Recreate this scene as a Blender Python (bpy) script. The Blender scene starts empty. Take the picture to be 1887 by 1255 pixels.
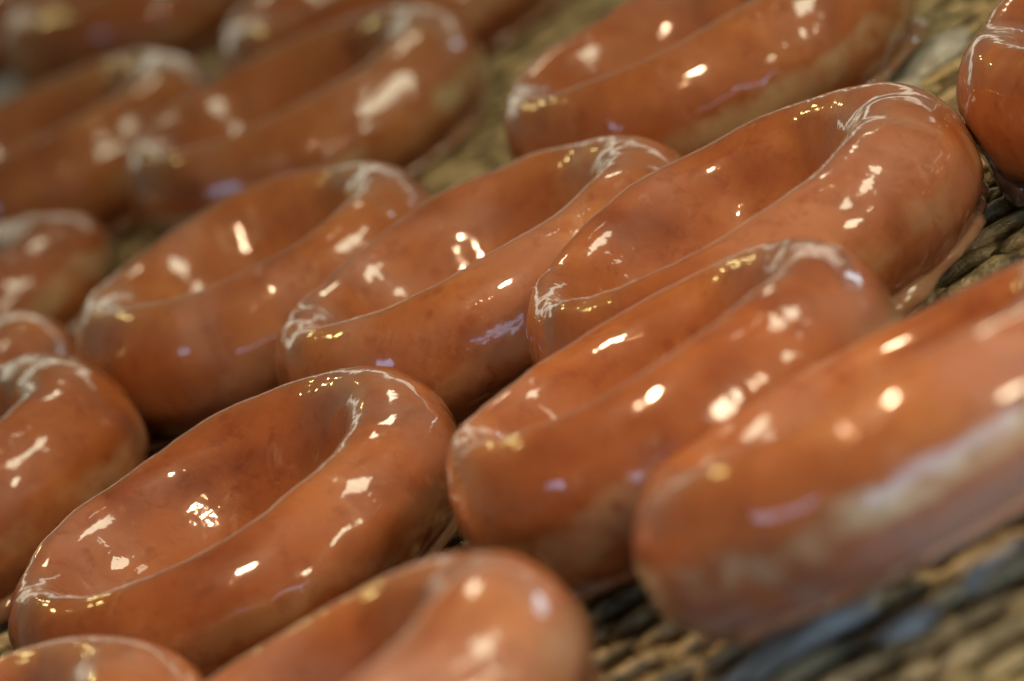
import bpy, math, random
from mathutils import Vector, Matrix, noise

# ------------------------------------------------------------------ basics
S = bpy.context.scene
C = S.collection
MM = 0.001
EL, ROLL, DIST = math.radians(14), math.radians(27.5), 0.900

def link(o):
    C.objects.link(o)
    return o

def mesh_obj(name, verts, faces, mat, parent=None, smooth=True):
    me = bpy.data.meshes.new(name)
    me.from_pydata(verts, [], faces)
    me.materials.append(mat)
    if smooth:
        me.polygons.foreach_set('use_smooth', [True] * len(me.polygons))
    me.update()
    o = link(bpy.data.objects.new(name, me))
    if parent:
        o.parent = parent
    return o

def empty(name, loc=(0, 0, 0)):
    o = link(bpy.data.objects.new(name, None))
    o.location = loc
    o.empty_display_size = 0.02
    return o

def tag(o, label=None, cat=None, group=None, kind=None):
    if label: o['label'] = label
    if cat: o['category'] = cat
    if group: o['group'] = group
    if kind: o['kind'] = kind
    return o

# ------------------------------------------------------------------ materials
def new_mat(name):
    m = bpy.data.materials.new(name)
    m.use_nodes = True
    nt = m.node_tree
    return m, nt, nt.nodes['Principled BSDF']

def node(nt, typ, **kw):
    n = nt.nodes.new(typ)
    for k, v in kw.items():
        if k.startswith('i_'):
            n.inputs[k[2:].replace('_', ' ')].default_value = v
        else:
            setattr(n, k, v)
    return n

def ramp(nt, src, stops, interp='EASE'):
    r = nt.nodes.new('ShaderNodeValToRGB')
    r.color_ramp.interpolation = interp
    e = r.color_ramp.elements
    while len(e) < len(stops):
        e.new(0.5)
    for k, (p, c) in enumerate(stops):
        e[k].position = p
        e[k].color = c if len(c) == 4 else (*c, 1)
    nt.links.new(src, r.inputs['Fac'])
    return r.outputs['Color']

def mathn(nt, op, a, b=None, clamp=False):
    n = nt.nodes.new('ShaderNodeMath')
    n.operation = op
    n.use_clamp = clamp
    for i, v in enumerate((a, b)):
        if v is None: continue
        if isinstance(v, (int, float)): n.inputs[i].default_value = v
        else: nt.links.new(v, n.inputs[i])
    return n.outputs[0]

def mix(nt, fac, a, b, blend='MIX'):
    n = nt.nodes.new('ShaderNodeMix')
    n.data_type = 'RGBA'
    n.blend_type = blend
    for idx, v in ((0, fac), (6, a), (7, b)):
        if isinstance(v, (int, float)): n.inputs[idx].default_value = v
        elif isinstance(v, tuple): n.inputs[idx].default_value = (*v, 1)
        else: nt.links.new(v, n.inputs[idx])
    return n.outputs[2]

def noise_tex(nt, vec, scale, detail=3, rough=0.5, dist=0.0, w=None):
    n = nt.nodes.new('ShaderNodeTexNoise')
    n.inputs['Scale'].default_value = scale
    n.inputs['Detail'].default_value = detail
    n.inputs['Roughness'].default_value = rough
    n.inputs['Distortion'].default_value = dist
    if w is not None:
        n.noise_dimensions = '4D'
        nt.links.new(w, n.inputs['W'])
    nt.links.new(vec, n.inputs['Vector'])
    return n.outputs['Fac']

def donut_material():
    m, nt, b = new_mat('glazed_fried_dough')
    tc = nt.nodes.new('ShaderNodeTexCoord')
    oi = nt.nodes.new('ShaderNodeObjectInfo')
    P = tc.outputs['Object']
    w = mathn(nt, 'MULTIPLY', oi.outputs['Random'], 37.0)
    sep = nt.nodes.new('ShaderNodeSeparateXYZ')
    nt.links.new(P, sep.inputs[0])
    # fried crust colour, blotchy
    n1 = noise_tex(nt, P, 55, 4, 0.55, 0.3, w)
    crust = ramp(nt, n1, [(0.28, (0.27, 0.062, 0.016)), (0.5, (0.44, 0.128, 0.035)), (0.72, (0.56, 0.20, 0.060))])
    # rosy sugary bloom in the glaze, also painting in its broad milky sheen
    n2 = noise_tex(nt, P, 28, 3, 0.5, 0.6, w)
    bloom = ramp(nt, n2, [(0.45, (0, 0, 0)), (0.72, (1, 1, 1))])
    ro = nt.nodes.new('ShaderNodeAttribute'); ro.attribute_type = 'OBJECT'; ro.attribute_name = 'rosy'
    col = mix(nt, mathn(nt, 'MULTIPLY', bloom, ro.outputs['Fac']), crust, (0.50, 0.26, 0.21))
    nd = noise_tex(nt, P, 47, 5, 0.62, 0.8, w)
    col = mix(nt, ramp(nt, nd, [(0.5, (0, 0, 0)), (0.72, (0.42, 0.42, 0.42))]), col, (0.24, 0.052, 0.016))
    # pale unfried belt round the waist of the ring, streaky and broken
    n3 = noise_tex(nt, P, 38, 4, 0.6, 0.2, w)
    zz = mathn(nt, 'ADD', mathn(nt, 'MULTIPLY', sep.outputs['Z'], 1000.0), mathn(nt, 'MULTIPLY', mathn(nt, 'SUBTRACT', n3, 0.5), 17.0))
    rr = nt.nodes.new('ShaderNodeVectorMath'); rr.operation = 'LENGTH'
    fl = nt.nodes.new('ShaderNodeVectorMath'); fl.operation = 'MULTIPLY'; fl.inputs[1].default_value = (1, 1, 0)
    nt.links.new(P, fl.inputs[0]); nt.links.new(fl.outputs[0], rr.inputs[0])
    outer = mathn(nt, 'GREATER_THAN', rr.outputs['Value'], 0.033)
    zn = mathn(nt, 'DIVIDE', zz, 26.0)
    band = ramp(nt, zn, [(0.28, (0, 0, 0)), (0.36, (1, 1, 1)), (0.48, (1, 1, 1)), (0.58, (0, 0, 0))])
    n5 = noise_tex(nt, P, 70, 3, 0.6, 0, w)
    patch = ramp(nt, n5, [(0.35, (0.15, 0.15, 0.15)), (0.6, (1, 1, 1))])
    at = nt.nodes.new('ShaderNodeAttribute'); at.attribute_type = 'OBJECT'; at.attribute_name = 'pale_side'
    bf = mathn(nt, 'MULTIPLY', mathn(nt, 'MULTIPLY', band, outer), mathn(nt, 'MULTIPLY', patch, at.outputs['Fac']))
    col = mix(nt, bf, col, (0.62, 0.46, 0.29))
    # darker fried underside
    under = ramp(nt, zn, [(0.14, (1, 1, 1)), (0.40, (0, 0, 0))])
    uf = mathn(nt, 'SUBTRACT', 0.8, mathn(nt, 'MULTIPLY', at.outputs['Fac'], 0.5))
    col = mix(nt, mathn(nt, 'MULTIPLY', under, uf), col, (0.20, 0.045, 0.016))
    painted_sheen = mathn(nt, 'MULTIPLY', mathn(nt, 'SUBTRACT', at.outputs['Fac'], 0.9, True), 6.0)
    col = mix(nt, mathn(nt, 'MULTIPLY', mathn(nt, 'MULTIPLY', under, painted_sheen), patch), col, (0.44, 0.36, 0.34))  # pale grey painted low on the nearest ring to imitate its bluish sheen
    # fine grain of the crust seen through the glaze
    nf = noise_tex(nt, P, 260, 5, 0.7, 0.5, w)
    col = mix(nt, 1.0, col, ramp(nt, nf, [(0.3, (0.78, 0.66, 0.60)), (0.5, (1, 1, 1)), (0.75, (1.0, 1.0, 1.0))]), 'MULTIPLY')
    nfl = noise_tex(nt, P, 120, 4, 0.65, 1.0, w)
    col = mix(nt, ramp(nt, nfl, [(0.58, (0, 0, 0)), (0.74, (0.4, 0.4, 0.4))]), col, (0.62, 0.36, 0.24))
    # small blisters of darker crust
    vo = nt.nodes.new('ShaderNodeTexVoronoi'); vo.inputs['Scale'].default_value = 190; vo.inputs['Randomness'].default_value = 1
    nt.links.new(P, vo.inputs['Vector'])
    spot = ramp(nt, vo.outputs['Distance'], [(0.10, (1, 1, 1)), (0.30, (0, 0, 0))])
    n6 = noise_tex(nt, P, 60, 2, 0.5, 0, w)
    sp = mathn(nt, 'MULTIPLY', spot, ramp(nt, n6, [(0.54, (0, 0, 0)), (0.66, (1, 1, 1))]))
    col = mix(nt, mathn(nt, 'MULTIPLY', sp, 0.55), col, (0.30, 0.05, 0.015))
    # every batch fries a little differently
    tone = ramp(nt, mathn(nt, 'FRACT', mathn(nt, 'MULTIPLY', oi.outputs['Random'], 5.3)), [(0.0, (0.80, 0.77, 0.76)), (0.5, (0.97, 1, 1.04)), (1.0, (0.93, 1.07, 1.14))], 'LINEAR')
    col = mix(nt, 1.0, col, tone, 'MULTIPLY')
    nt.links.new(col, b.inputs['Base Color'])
    b.inputs['Roughness'].default_value = 0.42
    b.inputs['IOR'].default_value = 1.45
    b.inputs['Specular IOR Level'].default_value = 0.35
    b.inputs['Subsurface Weight'].default_value = 0.2
    b.inputs['Subsurface Radius'].default_value = (1.0, 0.38, 0.16)
    b.inputs['Subsurface Scale'].default_value = 0.0045
    b.inputs['Coat Weight'].default_value = 1.0
    b.inputs['Coat IOR'].default_value = 1.52
    b.inputs['Coat Tint'].default_value = (1.0, 0.96, 0.90, 1)
    cr = noise_tex(nt, P, 90, 3, 0.5, 0, w)
    mr = nt.nodes.new('ShaderNodeMapRange')
    nt.links.new(cr, mr.inputs[0])
    mr.inputs[1].default_value = 0.35; mr.inputs[2].default_value = 0.7
    mr.inputs[3].default_value = 0.02; mr.inputs[4].default_value = 0.12
    nt.links.new(mr.outputs[0], b.inputs['Coat Roughness'])
    # relief: the crust under the glaze, and the wavy glaze skin itself
    nb = noise_tex(nt, P, 210, 4, 0.6, 0.4, w)
    bu = node(nt, 'ShaderNodeBump', i_Strength=0.35, i_Distance=0.0006)
    nt.links.new(nb, bu.inputs['Height'])
    nt.links.new(bu.outputs[0], b.inputs['Normal'])
    ng = noise_tex(nt, P, 75, 2.2, 0.45, 0.9, w)
    ng2 = noise_tex(nt, P, 330, 2, 0.5, 0.3, w)
    msk = ramp(nt, noise_tex(nt, P, 33, 1, 0.5, 0, w), [(0.42, (0, 0, 0)), (0.6, (1, 1, 1))])
    low = ramp(nt, zn, [(0.12, (1, 1, 1)), (0.42, (0, 0, 0))])
    msk = mathn(nt, 'ADD', mathn(nt, 'MULTIPLY', msk, 0.24), mathn(nt, 'MULTIPLY', low, 0.9))
    ng3 = noise_tex(nt, P, 150, 2, 0.5, 1.2, w)
    hsum = mathn(nt, 'ADD', mathn(nt, 'ADD', ng, mathn(nt, 'MULTIPLY', ng3, 0.20)), mathn(nt, 'MULTIPLY', ng2, msk))
    bg = node(nt, 'ShaderNodeBump', i_Strength=0.52, i_Distance=0.0010)
    nt.links.new(hsum, bg.inputs['Height'])
    nt.links.new(bg.outputs[0], b.inputs['Coat Normal'])
    return m

def glaze_material():
    m, nt, b = new_mat('sugar_glaze')
    tc = nt.nodes.new('ShaderNodeTexCoord')
    P = tc.outputs['Object']
    n = noise_tex(nt, P, 80, 3, 0.5, 0.4)
    col = ramp(nt, n, [(0.3, (0.42, 0.14, 0.05)), (0.7, (0.62, 0.36, 0.22))])
    nt.links.new(col, b.inputs['Base Color'])
    b.inputs['Roughness'].default_value = 0.08
    b.inputs['IOR'].default_value = 1.48
    b.inputs['Transmission Weight'].default_value = 0.45
    b.inputs['Subsurface Weight'].default_value = 0.3
    b.inputs['Subsurface Scale'].default_value = 0.004
    b.inputs['Coat Weight'].default_value = 0.6
    b.inputs['Coat Roughness'].default_value = 0.03
    bu = node(nt, 'ShaderNodeBump', i_Strength=0.5, i_Distance=0.0008)
    nt.links.new(noise_tex(nt, P, 160, 3, 0.5, 0.5), bu.inputs['Height'])
    nt.links.new(bu.outputs[0], b.inputs['Normal'])
    return m

def puddle_material():
    m, nt, b = new_mat('thin_wet_glaze')
    tc = nt.nodes.new('ShaderNodeTexCoord')
    P = tc.outputs['Object']
    col = ramp(nt, noise_tex(nt, P, 70, 3), [(0.3, (0.38, 0.33, 0.24)), (0.7, (0.62, 0.60, 0.54))])
    nt.links.new(col, b.inputs['Base Color'])
    b.inputs['Roughness'].default_value = 0.22
    b.inputs['Transmission Weight'].default_value = 0.2
    b.inputs['IOR'].default_value = 1.47
    bu = node(nt, 'ShaderNodeBump', i_Strength=0.5, i_Distance=0.001)
    nt.links.new(noise_tex(nt, P, 120, 3, 0.5, 0.5), bu.inputs['Height'])
    nt.links.new(bu.outputs[0], b.inputs['Normal'])
    return m

def wire_material():
    m, nt, b = new_mat('glaze_crusted_wire')
    ge = nt.nodes.new('ShaderNodeNewGeometry')
    P = ge.outputs['Position']
    n = noise_tex(nt, P, 110, 4, 0.6, 0.2)
    col = ramp(nt, n, [(0.28, (0.045, 0.034, 0.016)), (0.40, (0.22, 0.165, 0.075)), (0.54, (0.54, 0.41, 0.21)), (0.75, (0.70, 0.49, 0.29))])
    nt.links.new(col, b.inputs['Base Color'])
    b.inputs['Metallic'].default_value = 0.15
    n2 = noise_tex(nt, P, 260, 3, 0.6)
    mr = nt.nodes.new('ShaderNodeMapRange')
    nt.links.new(n2, mr.inputs[0])
    mr.inputs[3].default_value = 0.2; mr.inputs[4].default_value = 0.65
    nt.links.new(mr.outputs[0], b.inputs['Roughness'])
    b.inputs['Coat Weight'].default_value = 0.12
    b.inputs['Coat Roughness'].default_value = 0.12
    bu = node(nt, 'ShaderNodeBump', i_Strength=1.0, i_Distance=0.0014)
    nt.links.new(noise_tex(nt, P, 420, 3, 0.6), bu.inputs['Height'])
    nt.links.new(bu.outputs[0], b.inputs['Normal'])
    return m

def tray_material():
    m, nt, b = new_mat('dark_greasy_steel')
    ge = nt.nodes.new('ShaderNodeNewGeometry')
    P = ge.outputs['Position']
    col = ramp(nt, noise_tex(nt, P, 25, 4, 0.6), [(0.3, (0.018, 0.013, 0.008)), (0.75, (0.07, 0.05, 0.026))])
    nt.links.new(col, b.inputs['Base Color'])
    b.inputs['Metallic'].default_value = 0.4
    b.inputs['Roughness'].default_value = 0.35
    return m

M_D, M_G, M_P, M_W, M_T = donut_material(), glaze_material(), puddle_material(), wire_material(), tray_material()

# ------------------------------------------------------------------ doughnuts
PROF = [(34, 0), (40, 2.3), (44, 7.5), (45.1, 13.5), (44.5, 19), (42.2, 24), (39, 27.4), (35.7, 28.9), (32.7, 28.4), (30.0, 26.5), (27.6, 23.0), (24.8, 18.2),
        (21.0, 13.4), (16.2, 9.1), (12, 6), (9.5, 3.5), (11, 1), (18, 0), (26, -0.3)]

def catmull(pts, n):
    out = []
    k = len(pts)
    for i in range(n):
        t = i / n * k
        j = int(t); f = t - j
        p0, p1, p2, p3 = (pts[(j + d - 1) % k] for d in range(4))
        out.append(tuple(0.5 * ((2 * p1[a]) + (-p0[a] + p2[a]) * f + (2 * p0[a] - 5 * p1[a] + 4 * p2[a] - p3[a]) * f * f
                                + (-p0[a] + 3 * p1[a] - 3 * p2[a] + p3[a]) * f ** 3) for a in (0, 1)))
    return out

NT, NP = 220, 88
CURVE = catmull(PROF, NP)

def ring_surface(L, W, hs, zs, seed, groove):
    rnd = random.Random(seed)
    off = Vector((seed * 7.31, seed * 3.17, seed * 1.73))
    ph = [rnd.uniform(0, 6.28) for _ in range(6)]
    ga, gw, gd = groove + rnd.uniform(-0.12, 0.12), rnd.uniform(0.13, 0.2), rnd.uniform(1.0, 2.2)
    vs = []
    for i in range(NT):
        a = 2 * math.pi * i / NT
        ca, sa = math.cos(a), math.sin(a)
        crest = 0.8 * math.sin(2 * a + ph[0]) + 0.5 * math.sin(3 * a + ph[1]) + 0.2 * math.sin(5 * a + ph[2])
        for (r, z) in CURVE:
            w = min(max((r - 26) / 19, 0), 1)
            inner = max(0, 1 - abs(r - 28) / 16)            # pull the rim in and out
            x = ca * (r / 45 * L + crest * inner) - (1 - w) * hs * 0.65
            y = sa * (r / 45 * W + crest * inner)
            zz = z * zs
            p = Vector((x, y, zz))
            q = p * 0.045 + off
            d = 1.0 * noise.noise(q) + 0.0
            d2 = noise.noise(p * 0.11 + off)
            d3 = noise.noise(p * 0.26 + off * 2)
            rad = Vector((ca * (r - 27), sa * (r - 27), z - 14))
            if rad.length > 1e-6: rad.normalize()
            amp = 1.15 * d + 0.42 * d2 + 0.13 * d3
            if z > 3: p += rad * amp
            else: p += Vector((ca, sa, 0)) * amp * (1 if r > 25 else -0.3) * 0.8
            # shallow folds where the glaze has slumped inside the hole
            if 12 < r < 32 and z > 6:
                f = math.sin(r * 1.15 + 3.2 * noise.noise(p * 0.06 - off) + ph[3])
                m = max(0, noise.noise(p * 0.05 + off * 3) + 0.15)
                p.z += 0.28 * f * m
            # crease where the ring's dough was closed: a notch that runs from the hole over the rim
            if z > 12:
                da = (a - ga - (r - 28) * 0.012 + math.pi) % (2 * math.pi) - math.pi
                rad_w = math.exp(-((r - 27) / 7.5) ** 2)
                p.z -= 0.8 * gd * math.exp(-(da / gw) ** 2) * rad_w
                p.z += 0.2 * gd * math.exp(-((abs(da) - 2.0 * gw) / gw) ** 2) * rad_w
            vs.append((p.x * MM, p.y * MM, p.z * MM))
    fs = []
    for i in range(NT):
        j = (i + 1) % NT
        for k in range(NP):
            l = (k + 1) % NP
            fs.append((i * NP + k, j * NP + k, j * NP + l, i * NP + l))
    return vs, fs

def skirt_surface(L, W, seed):
    """glaze that has run down and set as an uneven foot round the base"""
    rnd = random.Random(seed * 13 + 5)
    off = Vector((seed * 2.7 + 50, seed * 1.9, 3))
    n, k = 160, 14
    vs, fs = [], []
    for i in range(n):
        a = 2 * math.pi * i / n
        ca, sa = math.cos(a), math.sin(a)
        g = noise.noise(Vector((ca * 1.7, sa * 1.7, 0)) + off) + 0.5 * noise.noise(Vector((ca * 5, sa * 5, 1)) + off)
        ext = max(0.0, 0.15 + g * 1.1)
        wid, hgt = 3.0 + 2.6 * ext, 2.0 + 2.2 * ext
        for j in range(k):
            t = 2 * math.pi * j / k
            r = 37.5 + 0.35 * wid + wid * math.cos(t)
            z = 1.6 + hgt * 0.5 * math.sin(t) + (0.25 * hgt if math.sin(t) > 0 else 0)
            q = noise.noise(Vector((ca * 9, sa * 9, z * 0.3)) + off) * 0.6
            vs.append((ca * (r / 45 * L + q) * MM, sa * (r / 45 * W + q) * MM, max(z, -0.8) * MM))
    for i in range(n):
        i2 = (i + 1) % n
        for j in range(k):
            j2 = (j + 1) % k
            fs.append((i * k + j, i2 * k + j, i2 * k + j2, i * k + j2))
    return vs, fs

# x, y (mm), half length, half width, yaw, tilt, pitch, hole shift, height scale, label
DONUTS = [
 ('A', (-55.491,-88.248,40.771,46.032,-0.284,0.017,0.032,4.123,0.825), 'whole doughnut in sharp focus at lower left, its long open hole facing up'),
 ('B', (43.185,-82.105,41.247,44.483,-0.147,0.060,-0.015,6.502,0.889), 'sharp whole doughnut right of centre with jagged cream glints in its hole'),
 ('C', (1.454,-15.654,42.084,44.291,-0.145,0.025,-0.015,3.194,0.900), 'doughnut at the photo centre, its right end hidden behind the sharp one'),
 ('H', (18.125,-156.653,37.338,42.429,-0.226,0.072,-0.096,5.480,0.928), 'doughnut squeezed between the sharp right one and the blurred nearest one'),
 ('D', (44.624,-230.599,45.133,43.485,-0.838,0.160,-0.118,4.525,0.852), 'large blurred nearest doughnut at lower right with a pale bluish side'),
 ('E', (-39.767,63.404,39.047,44.709,0.068,-0.032,-0.010,0.468,0.972), 'slightly blurred doughnut just left of centre, a round yellow glint inside its hole'),
 ('G', (-18.878,208.458,42.716,45.471,-0.101,-0.017,0.024,5.526,0.902), 'strongly blurred whole doughnut at upper left with three pale round glints'),
 ('I', (59.034,63.442,43.151,44.414,-0.039,0.021,-0.022,5.130,0.951), 'doughnut cut by the top edge right of centre with a pale olive side'),
 ('T', (130.269,-78.838,45.663,44.732,-0.069,0.005,-0.005,3.035,0.934), 'reddish doughnut cut by the right edge near the top corner'),
 ('F', (-79.307,306.479,44.416,45.327,0.009,-0.040,0.017,3.905,0.990), 'blurred doughnut cut by the left edge, below the dark top corner one'),
 ('K', (-114.996,199.143,45.645,44.181,0.083,0.017,-0.042,6.651,0.832), 'blurred rounded end of a doughnut halfway up the left edge'),
 ('L', (-124.184,101.774,45.286,44.713,0.092,0.007,-0.010,5.570,0.949), 'small tip of a doughnut at the left edge, behind a wide one'),
 ('J', (-112.926,23.599,45.253,44.967,-0.021,0.037,0.004,5.784,1.013), 'wide doughnut cut by the left edge, directly behind the sharp lower left one'),
 ('M', (-109.054,-174.008,45.056,44.863,0.002,0.015,-0.004,5.171,0.983), 'doughnut in the bottom left corner showing only its upper rim'),
 ('N', (-51.212,-236.144,44.604,44.527,-0.401,0.146,-0.048,5.816,0.877), 'doughnut cut by the bottom edge with yellow glints along its far rim'),
 ('Q', (12.176,290.876,44.992,44.965,0.032,-0.007,-0.002,5.047,0.997), 'blurred doughnut at the top edge behind the blurred whole one'),
 ('P', (-44.0,485.0,46,46,0.1,0.0,0.0,5,0.95), 'large dark blurred doughnut filling the top left corner'),
 ('S', (-118.0,610.0,46,46,0.1,0.0,0.0,5,0.95), 'faint far doughnut behind the large dark one, in the extreme top left corner'),
 ('R', (92.0,300.0,45,45,0.3,0.0,0.0,5,0.9), 'dark purplish sliver of a far doughnut at the top edge'),
]
for idx, (key, p, label) in enumerate(DONUTS):
    x, y, L, W, yaw, tilt, pitch, hs, zs = p
    rot = Matrix.Rotation(yaw, 4, 'Z') @ Matrix.Rotation(pitch, 4, 'X') @ Matrix.Rotation(-tilt, 4, 'Y')
    vs, fs = ring_surface(L, W, hs, zs, idx + 1, 0.72 - yaw)
    zmin = min((rot @ Vector(v)).z for v in vs)
    root = empty('glazed_doughnut')
    root.matrix_world = Matrix.Translation((x * MM, y * MM, -zmin - 0.0006)) @ rot
    tag(root, label, 'doughnut', 'glazed doughnuts on the wire conveyor')
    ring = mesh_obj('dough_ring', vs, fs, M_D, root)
    ring['rosy'] = {'T': 0.95, 'H': 0.65, 'A': 0.6, 'N': 0.7, 'G': 0.25, 'P': 0.2, 'F': 0.2, 'K': 0.2}.get(key, 0.6)
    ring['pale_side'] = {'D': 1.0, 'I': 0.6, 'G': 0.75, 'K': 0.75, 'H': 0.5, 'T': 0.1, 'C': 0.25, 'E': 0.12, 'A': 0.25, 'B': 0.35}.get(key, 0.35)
    sv, sf = skirt_surface(L, W, idx + 1)
    mesh_obj('glaze_foot', sv, sf, M_G, root)
    if key == 'T':                                        # web of glaze stretched across to the neighbour
        gv, gf = [], []
        n1, n2 = 24, 16
        for i in range(n2 + 1):
            ph_ = math.pi * i / n2
            for j in range(n1):
                t_ = 2 * math.pi * j / n1
                zc = math.cos(ph_)
                waist = 0.62 + 0.38 * zc * zc
                q_ = Vector((math.cos(t_), math.sin(t_), zc * 2))
                k_ = (1 + 0.22 * noise.noise(q_ * 1.7)) * math.sin(ph_) ** 0.7 * waist
                gv.append(((-42.6 + 4.6 * k_ * math.cos(t_)) * MM, (-4 + 8.5 * k_ * math.sin(t_)) * MM, (9 + 8.8 * zc) * MM))
        for i in range(n2):
            for j in range(n1):
                j2 = (j + 1) % n1
                gf.append((i * n1 + j, i * n1 + j2, (i + 1) * n1 + j2, (i + 1) * n1 + j))
        mesh_obj('glaze_web', gv, gf, M_G, root)

# ------------------------------------------------------------------ wire mesh conveyor
PITCH, SPW, WR = 11.5, 15.0, 1.5
YAW = math.radians(15)
belt = empty('wire_conveyor_belt', (0, 0, 0))
tag(belt, 'brown glaze crusted wire mesh conveyor belt under all the doughnuts', 'conveyor belt')

def tube(path, r, sides, closed=False):
    vs, fs = [], []
    n = len(path)
    for i, p in enumerate(path):
        a = path[max(i - 1, 0)]; b = path[min(i + 1, n - 1)]
        t = (b - a).normalized()
        up = Vector((0, 0, 1)) if abs(t.z) < 0.9 else Vector((0, 1, 0))
        s = t.cross(up).normalized(); u = s.cross(t)
        rr = r * (1 + 0.45 * max(0, noise.noise(p * 0.22)) + 0.5 * noise.noise(p * 0.55) + 0.25 * noise.noise(p * 1.5))
        for k in range(sides):
            th = 2 * math.pi * k / sides
            q = p + (s * math.cos(th) + u * math.sin(th)) * rr
            vs.append((q.x * MM, q.y * MM, q.z * MM))
    for i in range(n - 1):
        for k in range(sides):
            k2 = (k + 1) % sides
            fs.append((i * sides + k, i * sides + k2, (i + 1) * sides + k2, (i + 1) * sides + k))
    return vs, fs

def spiral_path(y0, y1, phase):
    pts = []
    turns = (y1 - y0) / PITCH
    n = int(turns * 18)
    hw, hh = SPW * 0.5 + 1.4, 2.6
    for i in range(n):
        t = i / 18 * 2 * math.pi + phase
        c, s = math.cos(t), math.sin(t)
        sx = math.copysign(abs(c) ** 0.75, c); sz = math.copysign(abs(s) ** 0.6, s)
        y = y0 + PITCH * i / 18
        pts.append(Vector((hw * sx, y + 0.5 * noise.noise(Vector((y * .1, phase, 0))), hh * sz - hh - WR)))
    return pts

Y0, Y1 = -420, 560
protos = []
for ph in (0.0, math.pi):
    v, f = tube(spiral_path(Y0, Y1, ph), WR, 8)
    o = mesh_obj('wire_spiral', v, f, M_W, belt)
    protos.append(o)
rodp = [Vector((0.5 * math.sin(y * 2 * math.pi / PITCH), y, -2.6 - WR)) for y in range(Y0, Y1, 2)]
v, f = tube(rodp, 1.1, 8)
rod0 = mesh_obj('cross_rod', v, f, M_W, belt)
ks = list(range(-17, 23))
ry = Matrix.Rotation(YAW, 4, 'Z')
for n_, k in enumerate(ks):
    if n_ < 2: o = protos[n_]
    else:
        o = protos[n_ % 2].copy(); link(o); o.parent = belt
    o.matrix_local = ry @ Matrix.Translation((k * SPW * MM, 0, 0))
    r = rod0 if n_ == 0 else rod0.copy()
    if n_: link(r); r.parent = belt
    r.matrix_local = ry @ Matrix.Translation(((k + 0.5) * SPW * MM, 0, 0))

def puddle(x, y, rx, ry, rot, seed, label):
    off = Vector((seed * 4.1, seed * 2.3, 0))
    vs, fs = [], []
    n, k = 60, 9
    vs.append((0, 0, 1.1 * MM))
    for j in range(1, k + 1):
        q = j / k
        for i in range(n):
            a = 2 * math.pi * i / n
            rr = q * (1 + 0.45 * noise.noise(Vector((math.cos(a) * 1.6, math.sin(a) * 1.6, 0)) + off) + 0.2 * noise.noise(Vector((math.cos(a) * 4, math.sin(a) * 4, 2)) + off))
            px, py = rr * rx * math.cos(a), rr * ry * math.sin(a)
            z = 1.1 * (1 - q ** 4) - 0.9 * q ** 4 + 0.5 * noise.noise(Vector((px * 0.2, py * 0.2, 0)) + off)
            vs.append((px * MM, py * MM, z * MM))
    base = len(vs)
    for i in range(n):
        vs.append((vs[base - n + i][0], vs[base - n + i][1], -2.2 * MM))
    for i in range(n):
        i2 = (i + 1) % n
        fs.append((0, 1 + i, 1 + i2))
        for j in range(k - 1):
            o1, o2 = 1 + j * n, 1 + (j + 1) * n
            fs.append((o1 + i, o2 + i, o2 + i2, o1 + i2))
        o1 = 1 + (k - 1) * n
        fs.append((o1 + i, base + i, base + i2, o1 + i2))
    fs.append(tuple(base + i for i in reversed(range(n))))
    o = mesh_obj('glaze_puddle', vs, fs, M_P)
    o.location = (x * MM, y * MM, 0.0002)
    o.rotation_euler = (0, 0, rot)
    tag(o, label, 'glaze puddle', 'wet glaze pooled on the conveyor wires')

PUDDLES = [
 (19, -226, 17, 5.5, 0.3, 1, 'long bluish glaze puddle along the underside of the nearest blurred doughnut'),
 (30, -243, 5, 3.5, 0.2, 2, 'small blue grey glaze blob on the wires at the lower right'),
 (45, -236, 6, 3.5, 0.5, 3, 'blue glaze blob in the dark gap at the lower right corner'),
 (95, 50, 13, 9, 0.4, 4, 'pale grey green glaze pool on the wires near the top right corner'),
 (86, 36, 8, 5, 0.4, 5, 'small grey glaze pool touching the pale olive sided doughnut'),
 (-10, -138, 12, 8, 0.3, 7, 'dark grey glaze pool in the gap below the squeezed doughnut'),
]
for a_ in PUDDLES:
    puddle(*a_)

tag(mesh_obj('drip_tray', [(-3, -0.9, -0.03), (3, -0.9, -0.03), (3, 4, -0.03), (-3, 4, -0.03)], [(0, 1, 2, 3)], M_T, smooth=False),
    kind='structure')

# ------------------------------------------------------------------ lamps
def area(name, direction, dist, size, power, col, shape='DISK', size_y=None, target=(0, -0.04, 0.02)):
    ld = bpy.data.lights.new(name, 'AREA')
    ld.shape = shape
    ld.size = size
    if size_y: ld.size_y = size_y
    ld.energy = power
    ld.color = col
    o = link(bpy.data.objects.new(name, ld))
    d = Vector(direction).normalized()
    o.location = Vector(target) + d * dist
    o.rotation_euler = d.to_track_quat('Z', 'Y').to_euler()
    return o

def azel(az, el):
    az, el = math.radians(az), math.radians(el)      # az: 0 = away from camera, 90 = right
    return (math.sin(az) * math.cos(el), math.cos(az) * math.cos(el), math.sin(el))

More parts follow.
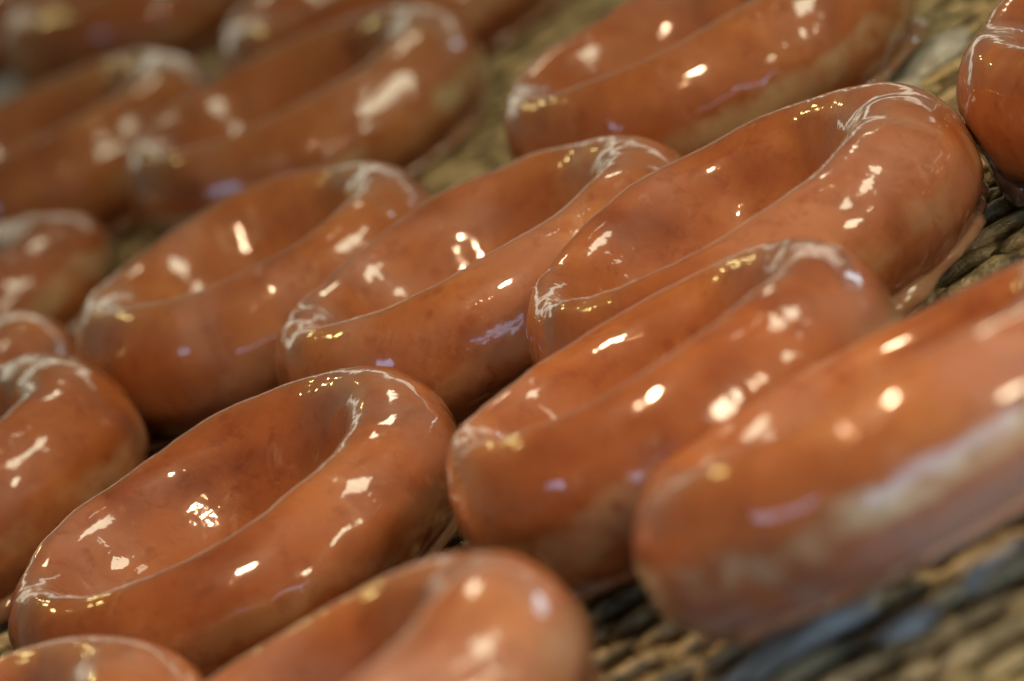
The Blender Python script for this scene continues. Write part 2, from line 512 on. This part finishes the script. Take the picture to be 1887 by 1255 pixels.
# name, direction, distance, size, radiance, colour, shape, second size
LAMPS = [
 ('heat_lamp', (-0.01, -0.19, 0.34), None, 0.026, 380, (1, .70, .42), 'DISK', None),
 ('heat_lamp', (-0.06, -0.24, 0.345), None, 0.011, 100, (1, .60, .30), 'DISK', None),
 ('window_or_fill', (0.62, -0.42, 0.40), (-0.55, 0.16, -0.40), 0.16, 19, (1, .92, .62), 'RECTANGLE', 0.12),  # fill added to brighten the belt at lower right, not a window
 ('window_or_fill', azel(80, 46), 0.75, 0.22, 12, (1, .94, .66), 'RECTANGLE', 0.17),
 ('window_or_fill', azel(94, 32), 0.95, 0.07, 8, (1, .90, .66), 'RECTANGLE', 0.05),
 ('ceiling_fitting', azel(20, 32), 1.5, 0.15, 10, (1, .90, .62), 'RECTANGLE', 0.15),
 ('ceiling_fitting', azel(48, 58), 1.8, 0.10, 7, (1, .85, .60), 'RECTANGLE', 0.10),
 ('lit_back_wall', azel(5, 8), 2.4, 2.4, 1.25, (1, .94, .74), 'RECTANGLE', 0.18),
 ('doorway', azel(38, 4), 2.2, 0.18, 5, (.66, .88, 1), 'RECTANGLE', 0.30),
 ('yellow_spotlamp', azel(-36, 37), 1.8, 0.09, 42, (1, .86, .30), 'DISK', None),
 ('yellow_spotlamp', azel(-22, 27), 1.9, 0.06, 40, (1, .86, .34), 'DISK', None),
 ('yellow_spotlamp', azel(-14, 22), 1.9, 0.05, 40, (1, .86, .34), 'DISK', None),
 ('belt_fill', (0.30, -0.60, 0.28), (-0.22, 0.30, -0.28), 0.11, 4.0, (1, .82, .55), 'RECTANGLE', 0.08),  # unseen warm fill, added on the camera side to brighten the near belt
 ('low_cold_fill', (0.02, -0.80, 0.075), (-0.02, 1, 0.02), 0.70, 4.4, (.44, .68, 1), 'RECTANGLE', 0.15),  # unseen cold source in front, added for the bluish sheen on lower sides
 ('blue_sign', azel(-155, 10), 1.6, 0.30, 5, (.34, .48, 1), 'RECTANGLE', 0.14),
 ('blue_sign', azel(-108, 24), 1.7, 0.26, 7, (.42, .62, 1), 'RECTANGLE', 0.18),
]
for n_, d, dist, sz, rad, col, shp, sy in LAMPS:
    A_ = math.pi * sz * sz / 4 if shp == 'DISK' else sz * (sy or sz)
    if isinstance(dist, tuple):                        # freely aimed lights: added belt fills and the unseen cold source in front
        o_ = area(n_, (0, 0, 1), 1, sz, rad * math.pi * A_, col, shp, sy)
        o_.location = d
        if n_ == 'belt_fill': o_.data.spread = math.radians(50)
        o_.rotation_euler = (-Vector(dist)).to_track_quat('Z', 'Y').to_euler()
    elif dist is None:                                   # lamps hung close over the belt, pointing straight down
        o_ = area(n_, (0, 0, 1), 1, sz, rad * math.pi * A_, col, shp, sy)
        o_.location = d
    else:
        area(n_, d, dist, sz, rad * math.pi * A_, col, shp, sy, target=(0.03, -0.11, 0.02))

W = bpy.data.worlds.new('World'); S.world = W
W.use_nodes = True
wt = W.node_tree
tc = wt.nodes.new('ShaderNodeTexCoord')
sp = wt.nodes.new('ShaderNodeSeparateXYZ')
wt.links.new(tc.outputs['Generated'], sp.inputs[0])
wc = ramp(wt, mathn(wt, 'ADD', mathn(wt, 'MULTIPLY', sp.outputs['Z'], 0.5), 0.5),
          [(0.42, (0.04, 0.03, 0.02)), (0.53, (0.13, 0.145, 0.10)), (0.72, (0.085, 0.088, 0.055)), (1.0, (0.11, 0.105, 0.065))])
wt.links.new(wc, wt.nodes['Background'].inputs[0])
wt.nodes['Background'].inputs[1].default_value = 1.0

# ------------------------------------------------------------------ camera
F = Vector((0, math.cos(EL), -math.sin(EL)))
U = Vector((0, math.sin(EL), math.cos(EL)))
X = Vector((1, 0, 0))
ix = X * math.cos(ROLL) - U * math.sin(ROLL)
iy = X * math.sin(ROLL) + U * math.cos(ROLL)
cd = bpy.data.cameras.new('camera')
co = link(bpy.data.objects.new('camera', cd))
m = Matrix((ix, iy, -F)).transposed().to_4x4()
m.translation = -F * DIST
co.matrix_world = m
cd.sensor_width = 36
cd.lens = 36 * 9000 / 1887
cd.clip_start = 0.02
cd.clip_end = 50
cd.dof.use_dof = True
cd.dof.focus_distance = DIST - 0.078
cd.dof.aperture_fstop = 14.5
S.camera = co

S.view_settings.view_transform = 'Standard'
S.view_settings.look = 'None'
S.view_settings.exposure = -0.11
S.view_settings.gamma = 1
S.render.engine = 'CYCLES'
S.cycles.use_denoising = True
S.cycles.max_bounces = 8
S.cycles.transmission_bounces = 6
S.cycles.sample_clamp_indirect = 6
